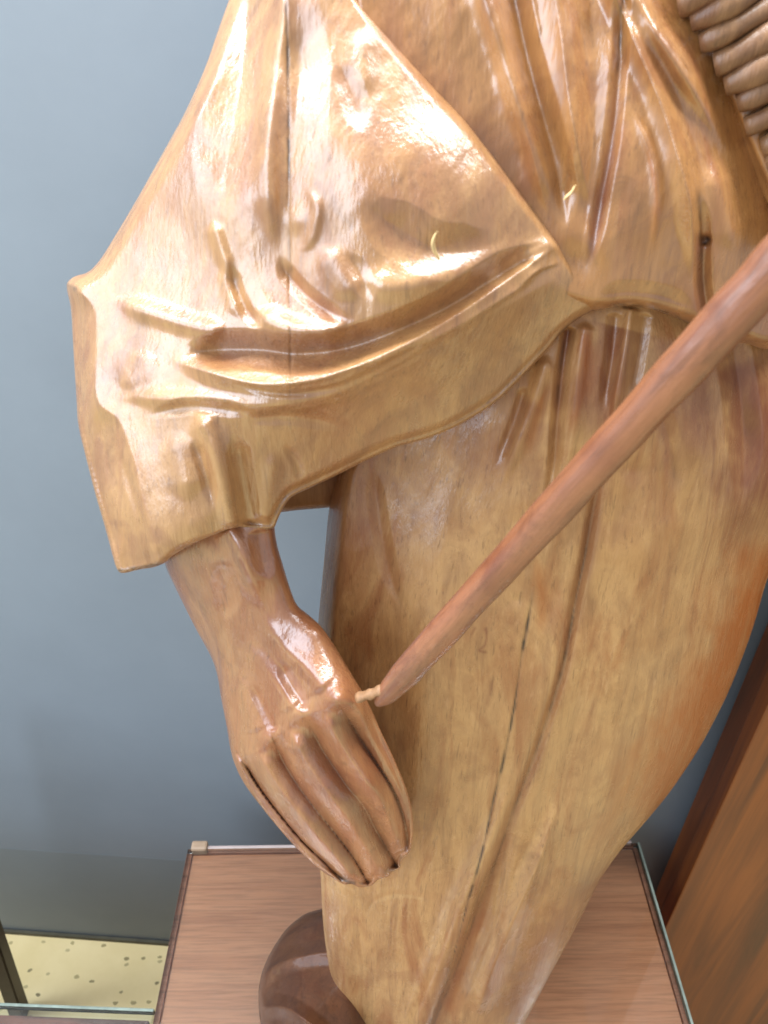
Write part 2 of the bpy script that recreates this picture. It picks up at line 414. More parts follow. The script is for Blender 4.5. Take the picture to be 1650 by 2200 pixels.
# neighbouring low pedestal, left
E0 = on_z(0, 2143, -.004); E1 = on_z(335, 2156, -.004); ang = math.atan2(E1[1] - E0[1], E1[0] - E0[0])
p2 = empty('display_plinth', (-.2465 - .35, E0[1] - .25 - .001, ZF), ang)
tag(p2, 'dark red wood display plinth under a glass sheet, at the bottom left corner', 'plinth')
box('top_board', (0, 0, zt - .030), (.68, .49, .03), M_lam_red, p2, .001)
box('carcass', (0, 0, (zt - .046) / 2), (.66, .47, zt - .047), M_lam_red, p2, .001)
box('glass_top', (0, 0, zt - .0095), (.69, .50, .009), M_glass, p2, .0008)
box('glass_edge', (0, .2515, zt - .0095), (.69, .003, .0088), M_edge, p2, .0008)

# cabinet at the right
cabx, caby = .362, .472
cab = empty('cabinet', (cabx + .35, caby + .10, ZF), 0)
tag(cab, 'dark brown veneered cabinet standing against the wall right of the pedestal', 'cabinet')
def cbox(name, x0, x1, y0, y1, z0, z1, mat, bev=.002):
    return box(name, ((x0 + x1) / 2 - cabx - .35, (y0 + y1) / 2 - caby - .10, (z0 + z1) / 2), (x1 - x0, y1 - y0, z1 - z0), mat, cab, bev)
cbox('front_panel', cabx, cabx + .62, caby, caby + .022, .0, 1.45, M_cab)
cbox('carcass', cabx + .004, cabx + .70, caby + .024, .525, .0, 1.44, M_cab)
cbox('top_panel', cabx - .004, cabx + .71, caby - .006, .527, 1.452, 1.475, M_cab)

# slanted dark leg, far left
a0 = at(-52, 1900, .50); a1 = at(34, 2150, .50)
dv = Vector(a1 - a0); ext = dv.normalized()
k0 = Vector(a0) - ext * .25; tz = (ZF - k0.z) / ext.z; k1 = k0 + ext * tz
def beam(name, p, q, r0, r1, mat, parent=None, n=4, rot=R_(45)):
    bm = bmesh.new(); L = (q - p).length
    bmesh.ops.create_cone(bm, cap_ends=True, segments=n, radius1=r0, radius2=r1, depth=L, matrix=Matrix.Translation((0, 0, L / 2)) @ Matrix.Rotation(rot, 4, 'Z'))
    bmesh.ops.bevel(bm, geom=list(bm.edges), offset=.002, segments=2, affect='EDGES')
    me = bpy.data.meshes.new(name); bm.to_mesh(me); bm.free()
    o = link(name, me, mat, parent, False); o.location = p; o.rotation_euler = (q - p).to_track_quat('Z', 'Y').to_euler()
    return o
lg = beam('stand_leg', k1, k0, .016, .013, M_leg)
tag(lg, 'slanted dark wooden leg of a stand at the left edge, over yellow floor', 'stand leg')

# ------------------------------------------------------------------ the statue
statue = empty('wooden_statue', (.02, .40, 0))
tag(statue, 'carved honey coloured wooden statue in a wide sleeved robe, gripping a stick', 'statue')

# --- robe skirt
skirt_out = [(1050, 740), (1180, 600), (1330, 560), (1500, 600), (1640, 690), (1730, 800), (1740, 950), (1705, 1100), (1650, 1235), (1615, 1360),
             (1565, 1490), (1505, 1605), (1440, 1702), (1385, 1768), (1330, 1830), (1287, 1892), (1248, 1972), (1200, 2062), (1155, 2145), (1110, 2230), (1080, 2300),
             (900, 2330), (760, 2290), (738, 2205), (716, 2125), (700, 2040), (692, 1960), (689, 1880), (684, 1750), (680, 1600), (680, 1450), (683, 1340), (689, 1280), (697, 1195), (706, 1095),
             (718, 1040), (738, 985), (800, 900), (920, 830)]
skirt_ctrl = [(1640, 770, .402), (1300, 700, .352), (1000, 850, .362), (1600, 800, .385), (800, 1000, .365), (1100, 1100, .338), (1400, 1100, .345), (1600, 1150, .375), (740, 1300, .345),
              (1000, 1500, .318), (1250, 1500, .322), (1480, 1500, .345), (740, 1700, .325), (1000, 1850, .302), (1200, 1850, .31), (760, 2100, .305), (950, 2150, .290), (1100, 2100, .297)]
skirt_edge = [(690, 1300, 40, .045), (690, 1900, 60, .05), (1600, 1300, 190, .085), (1300, 1850, 150, .07), (1150, 2150, 120, .06), (900, 850, 30, .02), (1500, 650, 40, .03), (1720, 900, 120, .07), (900, 2320, 60, .05)]
main = [(1300, 960), (1275, 1085), (1255, 1200), (1232, 1310), (1212, 1420), (1180, 1530), (1142, 1640), (1100, 1750), (1065, 1850), (1025, 1955), (985, 2070), (935, 2190), (900, 2290)]
crk2 = [(1150, 1240), (1137, 1320), (1122, 1400), (1106, 1510), (1085, 1620), (1060, 1720), (1045, 1790), (1028, 1860), (1002, 1950), (975, 2050), (945, 2130)]
off = lambda pts, dx: [(a + dx, b) for a, b in pts]
skirt_strokes = [
    ('vee', main, 16, -3.5, (.1, .0)), ('ridge', off(main, 26), 20, 2.0, (.2, .0)), ('ridge', off(main, -24), 20, 1.6, (.4, .0)),
    ('ridge', [(1115, 1640), (1075, 1745), (1035, 1850), (992, 1955), (950, 2070), (905, 2190), (880, 2280)], 26, 12, (.45, .0)),
    ('vee', [(1130, 1720), (1092, 1820), (1052, 1930), (1010, 2050), (960, 2180), (930, 2280)], 32, -10, (.4, .0)),
    ('crease', [(1205, 1690), (1170, 1820), (1135, 1905), (1095, 1995), (1055, 2090), (1020, 2190)], 20, 12, (.4, .1)),
    ('ridge', [(1010, 1880), (975, 1980), (940, 2080), (890, 2190)], 14, 3, (.3, .0)),
    ('vee', [(1085, 1850), (1070, 1920), (1062, 1980)], 9, -2, (.3, .3)),
    ('vee', crk2, 5, -2.0, (.1, .1)),
    ('ridge', [(1357, 660), (1345, 750), (1325, 860), (1312, 960)], 13, 4.5, (.02, .4)),
    ('vee', [(1385, 670), (1372, 760), (1350, 880)], 20, -3, (.05, .4)), ('vee', [(1322, 670), (1312, 780), (1290, 900)], 20, -3, (.05, .4)),
    ('vee', [(1222, 700), (1208, 800), (1198, 900), (1188, 1010), (1160, 1130)], 18, -4.5, (.02, .4)),
    ('ridge', [(1180, 760), (1150, 860), (1112, 960), (1075, 1050)], 16, 3, (.1, .4)),
    ('vee', [(1130, 830), (1100, 920), (1060, 1010)], 16, -2.5, (.1, .4)),
    ('ridge', [(1260, 690), (1245, 800), (1232, 930), (1205, 1080)], 15, 2.5, (.05, .5)),
    ('vee', [(800, 1000), (815, 1120), (840, 1240), (880, 1330)], 22, -2, (.2, .4)),
    ('ridge', [(1400, 1000), (1370, 1250), (1330, 1480), (1270, 1680)], 60, 3.5, (.3, .3)),
    ('ridge', [(960, 1000), (930, 1300), (900, 1600), (860, 1850)], 70, 4.5, (.3, .3)),
    ('vee', [(1250, 1400), (1235, 1550), (1195, 1700), (1160, 1800)], 45, -2.5, (.4, .3)),
    ('ridge', [(1480, 850), (1510, 1000), (1500, 1150), (1470, 1300)], 50, 4, (.3, .4)),
    ('vee', [(1570, 720), (1590, 850), (1600, 980), (1590, 1120)], 40, -9, (.05, .5)),
    ('vee', [(1400, 830), (1450, 990), (1440, 1080)], 26, -2, (.3, .3)),
    ('crease', [(1290, 1830), (1235, 1905), (1195, 1980), (1130, 2060)], 20, 2, (.3, .3)),
    ('vee', [(780, 1990), (800, 1940), (860, 1920), (940, 1935)], 8, -1.2, (.3, .3)), ('vee', [(770, 1985), (775, 2040), (800, 2110)], 8, -1, (.3, .3)),
]
skirt_bumps = [(1110, 1290, 9, -.9), (1360, 1010, 26, -2.0), (870, 2000, 60, 2)]
K = [
    (1, [(1330, 700), (1300, 820), (1260, 980)], 80, .7, (.02, .4)), (1, [(1150, 850), (1080, 960), (1000, 1080)], 60, .6, (.1, .5)), (1, [(1480, 720), (1500, 880), (1490, 1050)], 75, .65, (.05, .4)),  # broad brown below the waist: dirt with shadow painted in
    (1, [(1590, 760), (1625, 950), (1610, 1150)], 75, .95, (.1, .3)), (1, [(820, 1000), (790, 1120), (770, 1260)], 30, .4, (.1, .5)),  # first stroke: shade at the right hip, painted in brown
    (2, [(1660, 1200), (1600, 1330), (1520, 1500), (1430, 1660), (1340, 1790)], 60, 1.0, (.15, .2)), (1, [(1300, 1820), (1230, 1950), (1150, 2080), (1090, 2200)], 40, .4, (.2, .1)),
    (1, [(700, 1900), (715, 2020), (750, 2150)], 18, .4, (.2, .2)),
    (0, crk2, 2.4, 1.0, (.1, .1)), (0, main[1:], 2.6, .6, (.05, .05)), (0, [(1240, 1290), (1215, 1400), (1188, 1500)], 2.2, .7, (.3, .3)), (0, off(main[8:], -8), 3, .5, (.1, .1)),
    (1, off(main, 4), 13, .50, (.1, .05)), (1, [(1222, 700), (1206, 800), (1196, 900), (1186, 1010)], 11, .75, (.05, .4)), (0, [(1214, 720), (1203, 800), (1195, 900)], 3.5, .6, (.1, .4)),
    (2, [(1680, 1150), (1620, 1280), (1545, 1420), (1480, 1560), (1400, 1690), (1330, 1780)], 62, .80, (.1, .3)),
    (2, [(1420, 1500), (1370, 1620), (1310, 1760), (1240, 1860)], 20, .45, (.3, .3)),
    (1, [(1600, 850), (1610, 980), (1600, 1120), (1570, 1230)], 34, .6, (.2, .4)),  # second layer of painted shade at the right hip
    (1, [(1140, 1000), (1165, 900), (1180, 800)], 9, .5, (.4, .2)), (2, [(1265, 700), (1255, 820), (1225, 950)], 15, .8, (.1, .4)), (2, [(1180, 820), (1150, 900), (1125, 990)], 9, .6, (.2, .3)),
    (1, [(1040, 1345), (1046, 1362), (1042, 1385), (1030, 1398), (1050, 1402)], 4, .8, (.1, .1)), (1, [(1020, 1350), (1014, 1362)], 4, .6, (0, 0)),
    (1, [(1060, 1450), (1050, 1500), (1040, 1530)], 8, .5, (.3, .3)), (1, [(1280, 1480), (1265, 1560), (1250, 1600)], 9, .35, (.3, .3)),
    (2, [(1150, 1180), (1165, 1280), (1160, 1380)], 14, .5, (.3, .3)), (2, [(960, 2190), (985, 2090), (1025, 1990), (1070, 1880)], 16, .55, (.1, .4)),
    (1, [(840, 1010), (850, 1090), (845, 1160)], 14, .35, (.2, .4)), (1, [(750, 1080), (735, 1200), (720, 1330)], 16, .35, (.2, .3)),
]
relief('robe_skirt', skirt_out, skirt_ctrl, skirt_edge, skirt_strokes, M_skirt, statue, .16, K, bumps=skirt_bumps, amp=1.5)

# --- shirt front
shirt_out = [(740, -230), (1600, -230), (1700, 0), (1720, 400), (1715, 640), (1700, 745), (1640, 752), (1600, 735), (1565, 742), (1500, 702), (1450, 682), (1400, 664), (1345, 657), (1300, 664), (1270, 668),
             (1180, 640), (1100, 520), (960, 320), (820, 140), (740, 30)]
shirt_ctrl = [(800, 0, .350), (1000, 250, .343), (1150, 450, .340), (1300, 620, .333), (1450, 640, .338), (1600, 680, .352), (1300, 100, .352), (1300, 350, .338), (1500, 400, .342), (1500, 100, .365), (1680, 300, .385), (900, -200, .36), (1400, -200, .38)]
shirt_edge = [(800, 100, 30, .02), (1300, 660, 26, .022), (1600, 740, 30, .028), (1700, 400, 80, .05), (1200, -200, 60, .05)]
shirt_strokes = [
    ('vee', [(1085, -90), (1130, 120), (1168, 260), (1198, 380), (1217, 495)], 40, -8, (.0, .15)),
    ('ridge', [(1020, -90), (1085, 120), (1130, 260), (1175, 390), (1205, 480)], 26, 6, (.0, .2)),
    ('crease', [(1180, -90), (1205, 60), (1225, 220), (1250, 360), (1280, 480)], 22, 7, (.0, .4)),
    ('vee', [(1260, -90), (1275, 120), (1275, 300), (1260, 450), (1245, 560)], 40, -4, (.0, .2)),
    ('vee', [(1342, -90), (1332, 120), (1315, 300), (1292, 430), (1266, 575)], 20, -5, (.0, .15)),
    ('crease', [(1290, -90), (1365, 90), (1420, 220), (1462, 350), (1488, 470), (1496, 610)], 20, 8, (.0, .2)),
    ('vee', [(1500, 400), (1508, 500), (1510, 600), (1520, 680)], 22, -9, (.3, .0)),
    ('ridge', [(1310, -120), (1400, 50), (1460, 140), (1520, 240), (1590, 380)], 26, 10, (.0, .5)),
    ('ridge', [(1350, 220), (1400, 330), (1412, 430), (1402, 540)], 12, 2.2, (.3, .3)),
    ('ridge', [(1530, 330), (1560, 450), (1590, 560)], 30, 4, (.3, .3)),
    ('vee', [(1285, 640), (1345, 628), (1420, 636), (1490, 664)], 26, -3.5, (.2, .2)),
    ('vee', [(1230, 360), (1215, 400), (1205, 420)], 5, -.8, (.2, .2)),
]
relief('shirt_front', shirt_out, shirt_ctrl, shirt_edge, shirt_strokes, M_shirt, statue, .15,
       [(0, [(1338, -40), (1330, 120), (1322, 180)], 3.5, .8, (.05, .2)), (1, [(1325, 160), (1316, 300), (1292, 430), (1264, 575)], 13, .75, (.15, .1)),
        (1, [(1498, 480), (1504, 580), (1508, 660)], 9, .7, (.3, .0)), (0, [(1510, 510), (1522, 514), (1516, 522)], 6, 1.1, (0, 0)), (0, [(1506, 520), (1510, 640)], 4, .6, (.2, .2)), (2, [(1380, 280), (1410, 420), (1400, 560)], 8, .5, (.3, .3)),
        (0, [(1500, 400), (1504, 480), (1508, 560)], 3, .6, (.2, .1)), (0, [(1300, 662), (1345, 655), (1400, 662), (1450, 680), (1490, 698)], 4, .8, (.1, .1))], bumps=[(1516, 516, 10, -5), (1240, 560, 40, -3)], amp=.8)  # last stroke: gap shade painted dark along the shirt hem

# --- pleated trim, upper right
trim = relief('trim_backing', [(1400, -200), (1750, -230), (1790, 300), (1760, 560), (1690, 520), (1640, 430), (1580, 300), (1510, 150), (1440, 10)],
       [(1450, 0, .375), (1560, 180, .365), (1660, 420, .352), (1700, 0, .375), (1740, 300, .365), (1550, -180, .385)], [(1600, 100, 60, .03), (1500, 100, 24, .014)],
       [('lip', [(1455, -90), (1500, 60), (1560, 190), (1625, 340), (1690, 500)], 10, -5, (.0, .0), 30)], M_shirt, statue, .05, step=4)
M_trim = carved_wood('dull_carved_wood', (.27, .14, .06), (.20, .095, .04), (.09, .042, .022), (.16, .065, .028), rough=.55, coat=.45, coat_r=.3, streak=.5, stain_shade=False, slant=0, ior=1.6)
for k in range(13):
    s = k / 12 + rng.uniform(-.012, .012); bx = 1434 + 275 * s + rng.uniform(-8, 14); by = -70 + 530 * s
    p = [(bx + 4, by + 28), (bx + 60, by + 6), (bx + 130, by - 34), (bx + 215, by - 92)]
    pts = [at(a, b, (.3665 - .013 * s) - .007 * math.sin(i / 3 * math.pi) + .002 * i) for i, (a, b) in enumerate(p)]
    pts = catmull(pts, 6) if False else np.array([pts[0] * (1 - t) ** 3 + 3 * pts[1] * t * (1 - t) ** 2 + 3 * pts[2] * t * t * (1 - t) + pts[3] * t ** 3 for t in np.linspace(0, 1, 14)])
    bm = bmesh.new(); rings = []
    for i, c in enumerate(pts):
        tg = Vector(pts[min(i + 1, 13)] - pts[max(i - 1, 0)]).normalized()
        n1 = tg.cross(Vector(UP)).normalized(); n2 = n1.cross(tg)
        rr = (.0056 + .0009 * math.sin(k * 1.7)) * (.45 + .55 * math.sin(math.pi * min(1, .12 + i / 13 * .8)) ** .6) * (1 + .12 * math.sin(k * 2.1 + i * .7))
        rings.append([bm.verts.new(Vector(c) - statue.location + (n1 * math.cos(q) * rr + n2 * math.sin(q) * rr * 1.0)) for q in np.linspace(0, 2 * math.pi, 10, endpoint=False)])
    for a_, b_ in zip(rings, rings[1:]):
        for j in range(10): bm.faces.new((a_[j], a_[(j + 1) % 10], b_[(j + 1) % 10], b_[j]))
    bm.faces.new(rings[0][::-1]); bm.faces.new(rings[-1])
    bmesh.ops.recalc_face_normals(bm, faces=bm.faces)
    me = bpy.data.meshes.new('pleat'); bm.to_mesh(me); bm.free(); pl_ = link('pleat', me, M_trim, trim)
    pl_.location = -Vector((0, 0, 0))

# --- back panel of the sleeve seen through the gap
relief('sleeve_back', [(520, 900), (780, 880), (790, 1000), (760, 1086), (700, 1091), (640, 1096), (600, 1101), (540, 1100)],
       [(520, 900, .40), (780, 900, .40), (540, 1100, .395), (760, 1090, .395)], [(650, 1000, 12, .006)], [], M_skirt, statue, .02, step=4, noise=.5)

# --- wide sleeve
sleeve_out = [(560, -230), (515, -60), (490, 5), (470, 62), (440, 150), (398, 242), (348, 332), (298, 422), (250, 503), (215, 560), (190, 586), (158, 594), (143, 608), (144, 624), (153, 662), (157, 740), (164, 850), (167, 912),
              (184, 980), (204, 1060), (228, 1140), (250, 1224), (262, 1233), (300, 1223), (330, 1219), (354, 1210), (372, 1192), (420, 1165), (500, 1132), (545, 1135), (588, 1139), (598, 1112),
              (611, 1086), (626, 1066), (680, 1042), (740, 1013), (790, 987), (850, 960), (920, 942), (980, 917), (1040, 882), (1082, 850), (1130, 800), (1180, 748), (1213, 708), (1245, 682),
              (1282, 662), (1288, 645), (1270, 612), (1240, 578), (1206, 525), (1170, 478), (1130, 428), (1062, 338), (1000, 258), (940, 196), (862, 108), (792, 20), (745, -60), (690, -230)]
sleeve_ctrl = [(520, 0, .372), (620, 0, .352), (750, 50, .345), (950, 230, .333), (300, 480, .358), (450, 400, .338), (600, 300, .330), (800, 400, .312), (1000, 400, .322), (1150, 480, .332),
               (180, 620, .356), (350, 620, .338), (550, 600, .320), (800, 600, .303), (1000, 560, .312), (200, 800, .337), (350, 780, .320), (600, 780, .300), (850, 720, .298), (1050, 600, .312), (1230, 620, .334),
               (220, 1000, .317), (400, 980, .298), (520, 1000, .292), (700, 930, .302), (900, 860, .310), (1100, 740, .322), (270, 1200, .300), (400, 1130, .288), (550, 1110, .292), (650, -200, .37)]
sleeve_edge = [(400, 240, 34, .03), (200, 580, 32, .022), (160, 750, 40, .022), (230, 1120, 40, .022), (300, 1220, 12, .012), (450, 1150, 14, .012), (590, 1120, 26, .022), (700, 1030, 30, .026), (950, 930, 28, .024), (1180, 740, 22, .02),
               (1280, 650, 20, .018), (1150, 460, 22, .012), (1000, 260, 26, .011), (800, 30, 26, .012)]
valley = [(385, 762), (470, 752), (560, 752), (640, 760), (740, 748), (850, 712), (960, 662), (1080, 588), (1190, 525)]
fold1 = [(355, 768), (450, 800), (560, 825), (680, 815), (780, 780), (880, 735), (1000, 665), (1100, 595), (1205, 522)]
sleeve_strokes = [
    ('ridge', [(620, -120), (592, 150), (577, 300), (578, 430), (590, 545)], 22, 4, (.0, .2)),
    ('vee', [(540, -60), (520, 150), (500, 280), (480, 400), (490, 480)], 80, -7, (.1, .3)),
    ('vee', [(660, 0), (640, 200), (625, 380), (610, 520), (640, 620), (720, 675), (800, 690)], 70, -4.5, (.2, .25)),
    ('vee', [(597, 545), (625, 600), (690, 660), (750, 690)], 22, -4, (.25, .25)),
    ('vee', [(612, -60), (620, 200), (620, 500), (624, 700), (624, 870)], 5, -1.6, (.05, .1)),
    ('ridge', [(455, 470), (478, 545), (505, 610)], 14, 4, (.2, .4)),
    ('vee', [(492, 560), (508, 620), (535, 675), (570, 712)], 18, -4, (.25, .2)),
    ('ridge', [(478, 560), (500, 650), (520, 690)], 16, 2.5, (.3, .3)),
    ('vee', valley, 46, -15, (.12, .15)), ('crease', fold1, 19, 8.5, (.15, .12)),
    ('vee', [(470, 815), (600, 845), (700, 838), (780, 808), (860, 765), (940, 720)], 11, -3, (.2, .2)),
    ('ridge', [(230, 850), (400, 858), (560, 868), (690, 848), (800, 800), (900, 750)], 20, 5, (.2, .3)),
    ('ridge', [(230, 640), (350, 680), (440, 705), (490, 700)], 22, 5, (.3, .15)),
    ('ridge', [(545, 660), (600, 700), (690, 715), (750, 695)], 24, 5, (.2, .25)),
    ('vee', [(315, 895), (400, 872), (480, 876), (560, 893)], 20, -5, (.3, .3)), ('vee', [(520, 905), (600, 893), (690, 905), (740, 925)], 22, -3, (.3, .3)),
    ('ramp', [(300, 905), (560, 885), (700, 868), (800, 825), (900, 770), (1000, 705), (1120, 640), (1230, 575)], 190, -15, (.3, .12)),
    ('ridge', [(420, 880), (455, 950), (480, 1040), (502, 1140)], 22, 7, (.15, .0)), ('vee', [(510, 930), (520, 1020), (535, 1130)], 30, -6, (.25, .0)),
    ('ridge', [(365, 920), (390, 1000), (410, 1080)], 30, 4, (.3, .3)), ('vee', [(410, 930), (440, 1010), (460, 1100)], 18, -3, (.3, .3)),
    ('ridge', [(590, 960), (580, 1040), (565, 1120)], 18, 3, (.3, .1)), ('vee', [(610, 950), (640, 1000), (640, 1040)], 14, -2.5, (.3, .3)),
    ('ramp', [(345, 1208), (310, 1100), (290, 1000), (255, 905), (208, 855), (208, 720), (198, 655), (150, 612)][::-1], 70, -9, (.05, .0)),
    ('crease', [(150, 612), (200, 652), (208, 720), (208, 855), (258, 905), (290, 1000), (310, 1100), (345, 1205)], 30, 2, (.05, .05)),
    ('vee', [(255, 960), (290, 1070), (315, 1160), (330, 1215)], 14, -3, (.3, .0)),
    ('ridge', [(690, 525), (735, 590), (772, 650)], 28, 3, (.3, .3)), ('vee', [(745, 540), (780, 600), (800, 650)], 24, -1.5, (.3, .3)),
    ('ridge', [(770, 585), (830, 612), (910, 605), (1000, 570), (1100, 520)], 34, 4, (.2, .4)),
    ('vee', [(770, 430), (850, 490), (930, 535), (1010, 540), (1090, 515)], 64, -4, (.3, .3)),
    ('vee', [(725, 130), (755, 200), (785, 285)], 34, -2, (.3, .3)), ('ridge', [(795, 50), (782, 130), (790, 215)], 22, 2, (.3, .3)),
    ('ridge', [(660, 400), (680, 450), (665, 520), (640, 540)], 12, 2, (.3, .3)),
    ('lip', [(1205, 565), (1150, 588), (1110, 630)], 5, 2.2, (.2, .4), 26),
    ('ridge', [(1120, 560), (1170, 530), (1205, 520)], 18, 3, (.3, .0)),
    ('ridge', [(330, 750), (300, 800), (250, 830)], 36, 3, (.3, .3)),
    ('vee', [(935, 500), (932, 530), (942, 555)], 5, .9, (.2, .2)),
]
sleeve_st = [(0, [(612, -60), (618, 150), (620, 300), (622, 420)], 2.6, 1.0, (.05, .1)), (0, [(621, 560), (628, 620)], 4, .9, (.3, .3)), (0, [(621, 420), (624, 700), (624, 870)], 1.8, .55, (.05, .1)),
             (1, [(400, 770), (500, 775), (580, 790)], 18, .35, (.2, .4)), (1, [(540, 960), (600, 1000), (600, 1090)], 30, .30, (.3, .2)), (0, [(250, 1226), (300, 1218), (345, 1212)], 3, .8, (0, 0)),  # brown fold recesses and dark hem line paint in shade
             (0, [(500, 1132), (590, 1137)], 3, .7, (.2, 0)), (0, [(1190, 745), (1215, 708), (1250, 680)], 5, .6, (.2, .2)), (0, [(146, 612), (160, 620)], 6, .6, (0, 0)), (0, [(1130, 425), (1165, 475), (1190, 505)], 5, .5, (.3, .3)), (0, [(800, 25), (840, 80), (870, 115)], 8, .45, (.3, .3)),  # dark lines along hem and overlap edges: painted gap shade
             (2, [(600, 560), (680, 660), (780, 690)], 16, .35, (.3, .3)), (2, [(930, 500), (932, 530), (942, 555)], 3, .0, (.2, .2))]  # first stroke: brown fold shadow painted into the groove
relief('sleeve', sleeve_out, sleeve_ctrl, sleeve_edge, sleeve_strokes, M_sleeve, statue, .10, sleeve_st, bumps=[(1000, 420, 130, 5), (900, 320, 90, 2), (640, 470, 30, 2)], amp=.9)

M_fib = plain('pale_fibre', (.62, .44, .2), .5, .2, 200)
for pth, Yo in (([(938, 498), (931, 515), (932, 535), (943, 556)], .2985), ([(1236, 398), (1228, 412), (1218, 421), (1213, 428)], .3285)):
    q_ = catmull(pth, 5); bm = bmesh.new(); rings = []
    for i, (a_, b_) in enumerate(q_):
        c = Vector(at(a_, b_, Yo)) - statue.location; rr = .00055 * (.5 + math.sin(math.pi * (.1 + .8 * i / len(q_))))
        rings.append([bm.verts.new(c + Vector((math.cos(t) * rr, math.sin(t) * rr, math.sin(t + .6) * rr * .6))) for t in np.linspace(0, 2 * math.pi, 6, endpoint=False)])
    for u_, v_ in zip(rings, rings[1:]):
        for j in range(6): bm.faces.new((u_[j], u_[(j + 1) % 6], v_[(j + 1) % 6], v_[j]))
    bmesh.ops.recalc_face_normals(bm, faces=bm.faces)
    me = bpy.data.meshes.new('splinter'); bm.to_mesh(me); bm.free(); link('splinter', me, M_fib, statue)

# --- forearm and hand
hand_out = [(380, 1030), (600, 1030), (590, 1100), (590, 1140), (596, 1175), (608, 1215), (620, 1255), (636, 1300), (662, 1320), (692, 1347), (722, 1392), (752, 1442), (782, 1492), (802, 1532), (818, 1570), (847, 1630), (872, 1690),
            (886, 1740), (889, 1790), (882, 1832), (860, 1846), (861, 1866), (842, 1872), (836, 1884), (812, 1889), (800, 1903), (772, 1908), (757, 1899), (738, 1901), (714, 1886), (690, 1871), (640, 1826), (600, 1781), (560, 1732), (530, 1692), (512, 1661), (497, 1622), (487, 1560), (475, 1500), (467, 1448), (454, 1410), (420, 1350), (382, 1274), (352, 1212), (340, 1130)]
hand_ctrl = [(480, 1050, .322), (380, 1200, .328), (480, 1200, .306), (580, 1180, .301), (430, 1330, .326), (530, 1330, .304), (630, 1330, .293), (490, 1480, .307), (600, 1450, .287), (730, 1440, .272),
             (530, 1600, .290), (640, 1540, .273), (740, 1510, .262), (800, 1560, .268), (560, 1700, .279), (680, 1700, .259), (800, 1690, .254), (870, 1740, .266), (700, 1840, .262), (790, 1860, .257), (860, 1830, .263)]
hand_edge = [(450, 1350, 70, .03), (600, 1200, 60, .028), (700, 1380, 60, .026), (480, 1550, 60, .026), (560, 1720, 60, .026), (850, 1650, 60, .026), (880, 1800, 40, .02), (750, 1890, 26, .022)]
Z = lambda pts: [(300 + a / 2.357, 1080 + b / 2.357) for a, b in pts]
hand_strokes = [
    ('ramp', [(300, 1760), (490, 1655), (530, 1625), (575, 1600), (640, 1545), (725, 1515), (800, 1500), (1000, 1440)], 130, -9, (.01, .01)),
    ('ridge', Z([(620, 560), (720, 720), (840, 830), (950, 960)]), 22, 3, (.3, .1)), ('vee', Z([(700, 780), (760, 900), (860, 1060)]), 20, -3, (.3, .2)),
    ('ridge', Z([(520, 700), (640, 850), (740, 1000), (780, 1060)]), 20, 2, (.3, .1)), ('vee', Z([(560, 900), (640, 1050), (690, 1160)]), 16, -2.5, (.3, .1)),
    ('ridge', Z([(480, 850), (540, 1000), (600, 1170)]), 18, 1.8, (.3, .1)), ('ridge', Z([(440, 120), (500, 220), (540, 330), (640, 560)]), 20, 5, (.05, .4)),
    ('vee', Z([(600, 130), (620, 260), (660, 400)]), 26, -3.5, (.1, .4)), ('vee', Z([(400, 300), (440, 450), (430, 600)]), 30, -2.5, (.3, .3)),
    ('ramp', Z([(300, 480), (400, 720), (440, 1000), (500, 1290)]), 60, -5, (.2, .1)),
    ('vee', [(850, 1815), (862, 1850), (855, 1880)], 12, -2.5, (0, 0)),
]
FL = [[(478, 1540), (497, 1622), (512, 1661), (530, 1692), (560, 1732), (600, 1781), (640, 1826), (690, 1871), (740, 1905), (760, 1930)],
      Z([(500, 1270), (545, 1350), (600, 1440), (690, 1560), (820, 1715), (950, 1840), (1050, 1950)]),
      Z([(665, 1180), (750, 1350), (850, 1500), (960, 1640), (1080, 1800), (1170, 1960)]),
      Z([(830, 1060), (920, 1240), (1040, 1420), (1130, 1530), (1200, 1660), (1300, 1830), (1330, 1900)]),
      Z([(1000, 1000), (1110, 1180), (1210, 1330), (1290, 1460), (1340, 1600), (1362, 1740), (1370, 1850)]),
      [(790, 1490), (818, 1570), (847, 1630), (872, 1690), (887, 1740), (892, 1790), (884, 1850)]]
hand_fingers = lambda x, y: fingers(x, y, FL, 16.0)
hand_bumps = [(571, 1590, 22, 4.5), (637, 1535, 24, 4.5), (722, 1503, 26, 5), (514, 1640, 18, 2.5), (560, 1280, 34, -2.5), (690, 1350, 24, 2.5), (780, 1700, 24, 1.5), (760, 1835, 16, 1)]
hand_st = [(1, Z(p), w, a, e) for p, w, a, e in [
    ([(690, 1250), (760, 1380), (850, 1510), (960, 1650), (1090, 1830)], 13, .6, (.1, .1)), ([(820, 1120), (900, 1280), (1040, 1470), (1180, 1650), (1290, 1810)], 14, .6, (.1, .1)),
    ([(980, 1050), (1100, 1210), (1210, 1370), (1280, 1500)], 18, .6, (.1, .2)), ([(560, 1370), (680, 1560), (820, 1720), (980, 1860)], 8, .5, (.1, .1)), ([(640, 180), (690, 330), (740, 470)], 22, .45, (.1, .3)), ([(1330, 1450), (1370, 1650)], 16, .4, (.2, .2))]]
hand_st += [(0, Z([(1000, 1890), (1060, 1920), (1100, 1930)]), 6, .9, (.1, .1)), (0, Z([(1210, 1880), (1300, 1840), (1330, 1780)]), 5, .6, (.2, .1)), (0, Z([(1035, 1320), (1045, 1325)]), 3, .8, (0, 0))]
hand_st += [(0, l, 2.4, .15, (.12, .0)) for l in FL[1:5]]  # dirt lines that also paint gap shade between the fingers
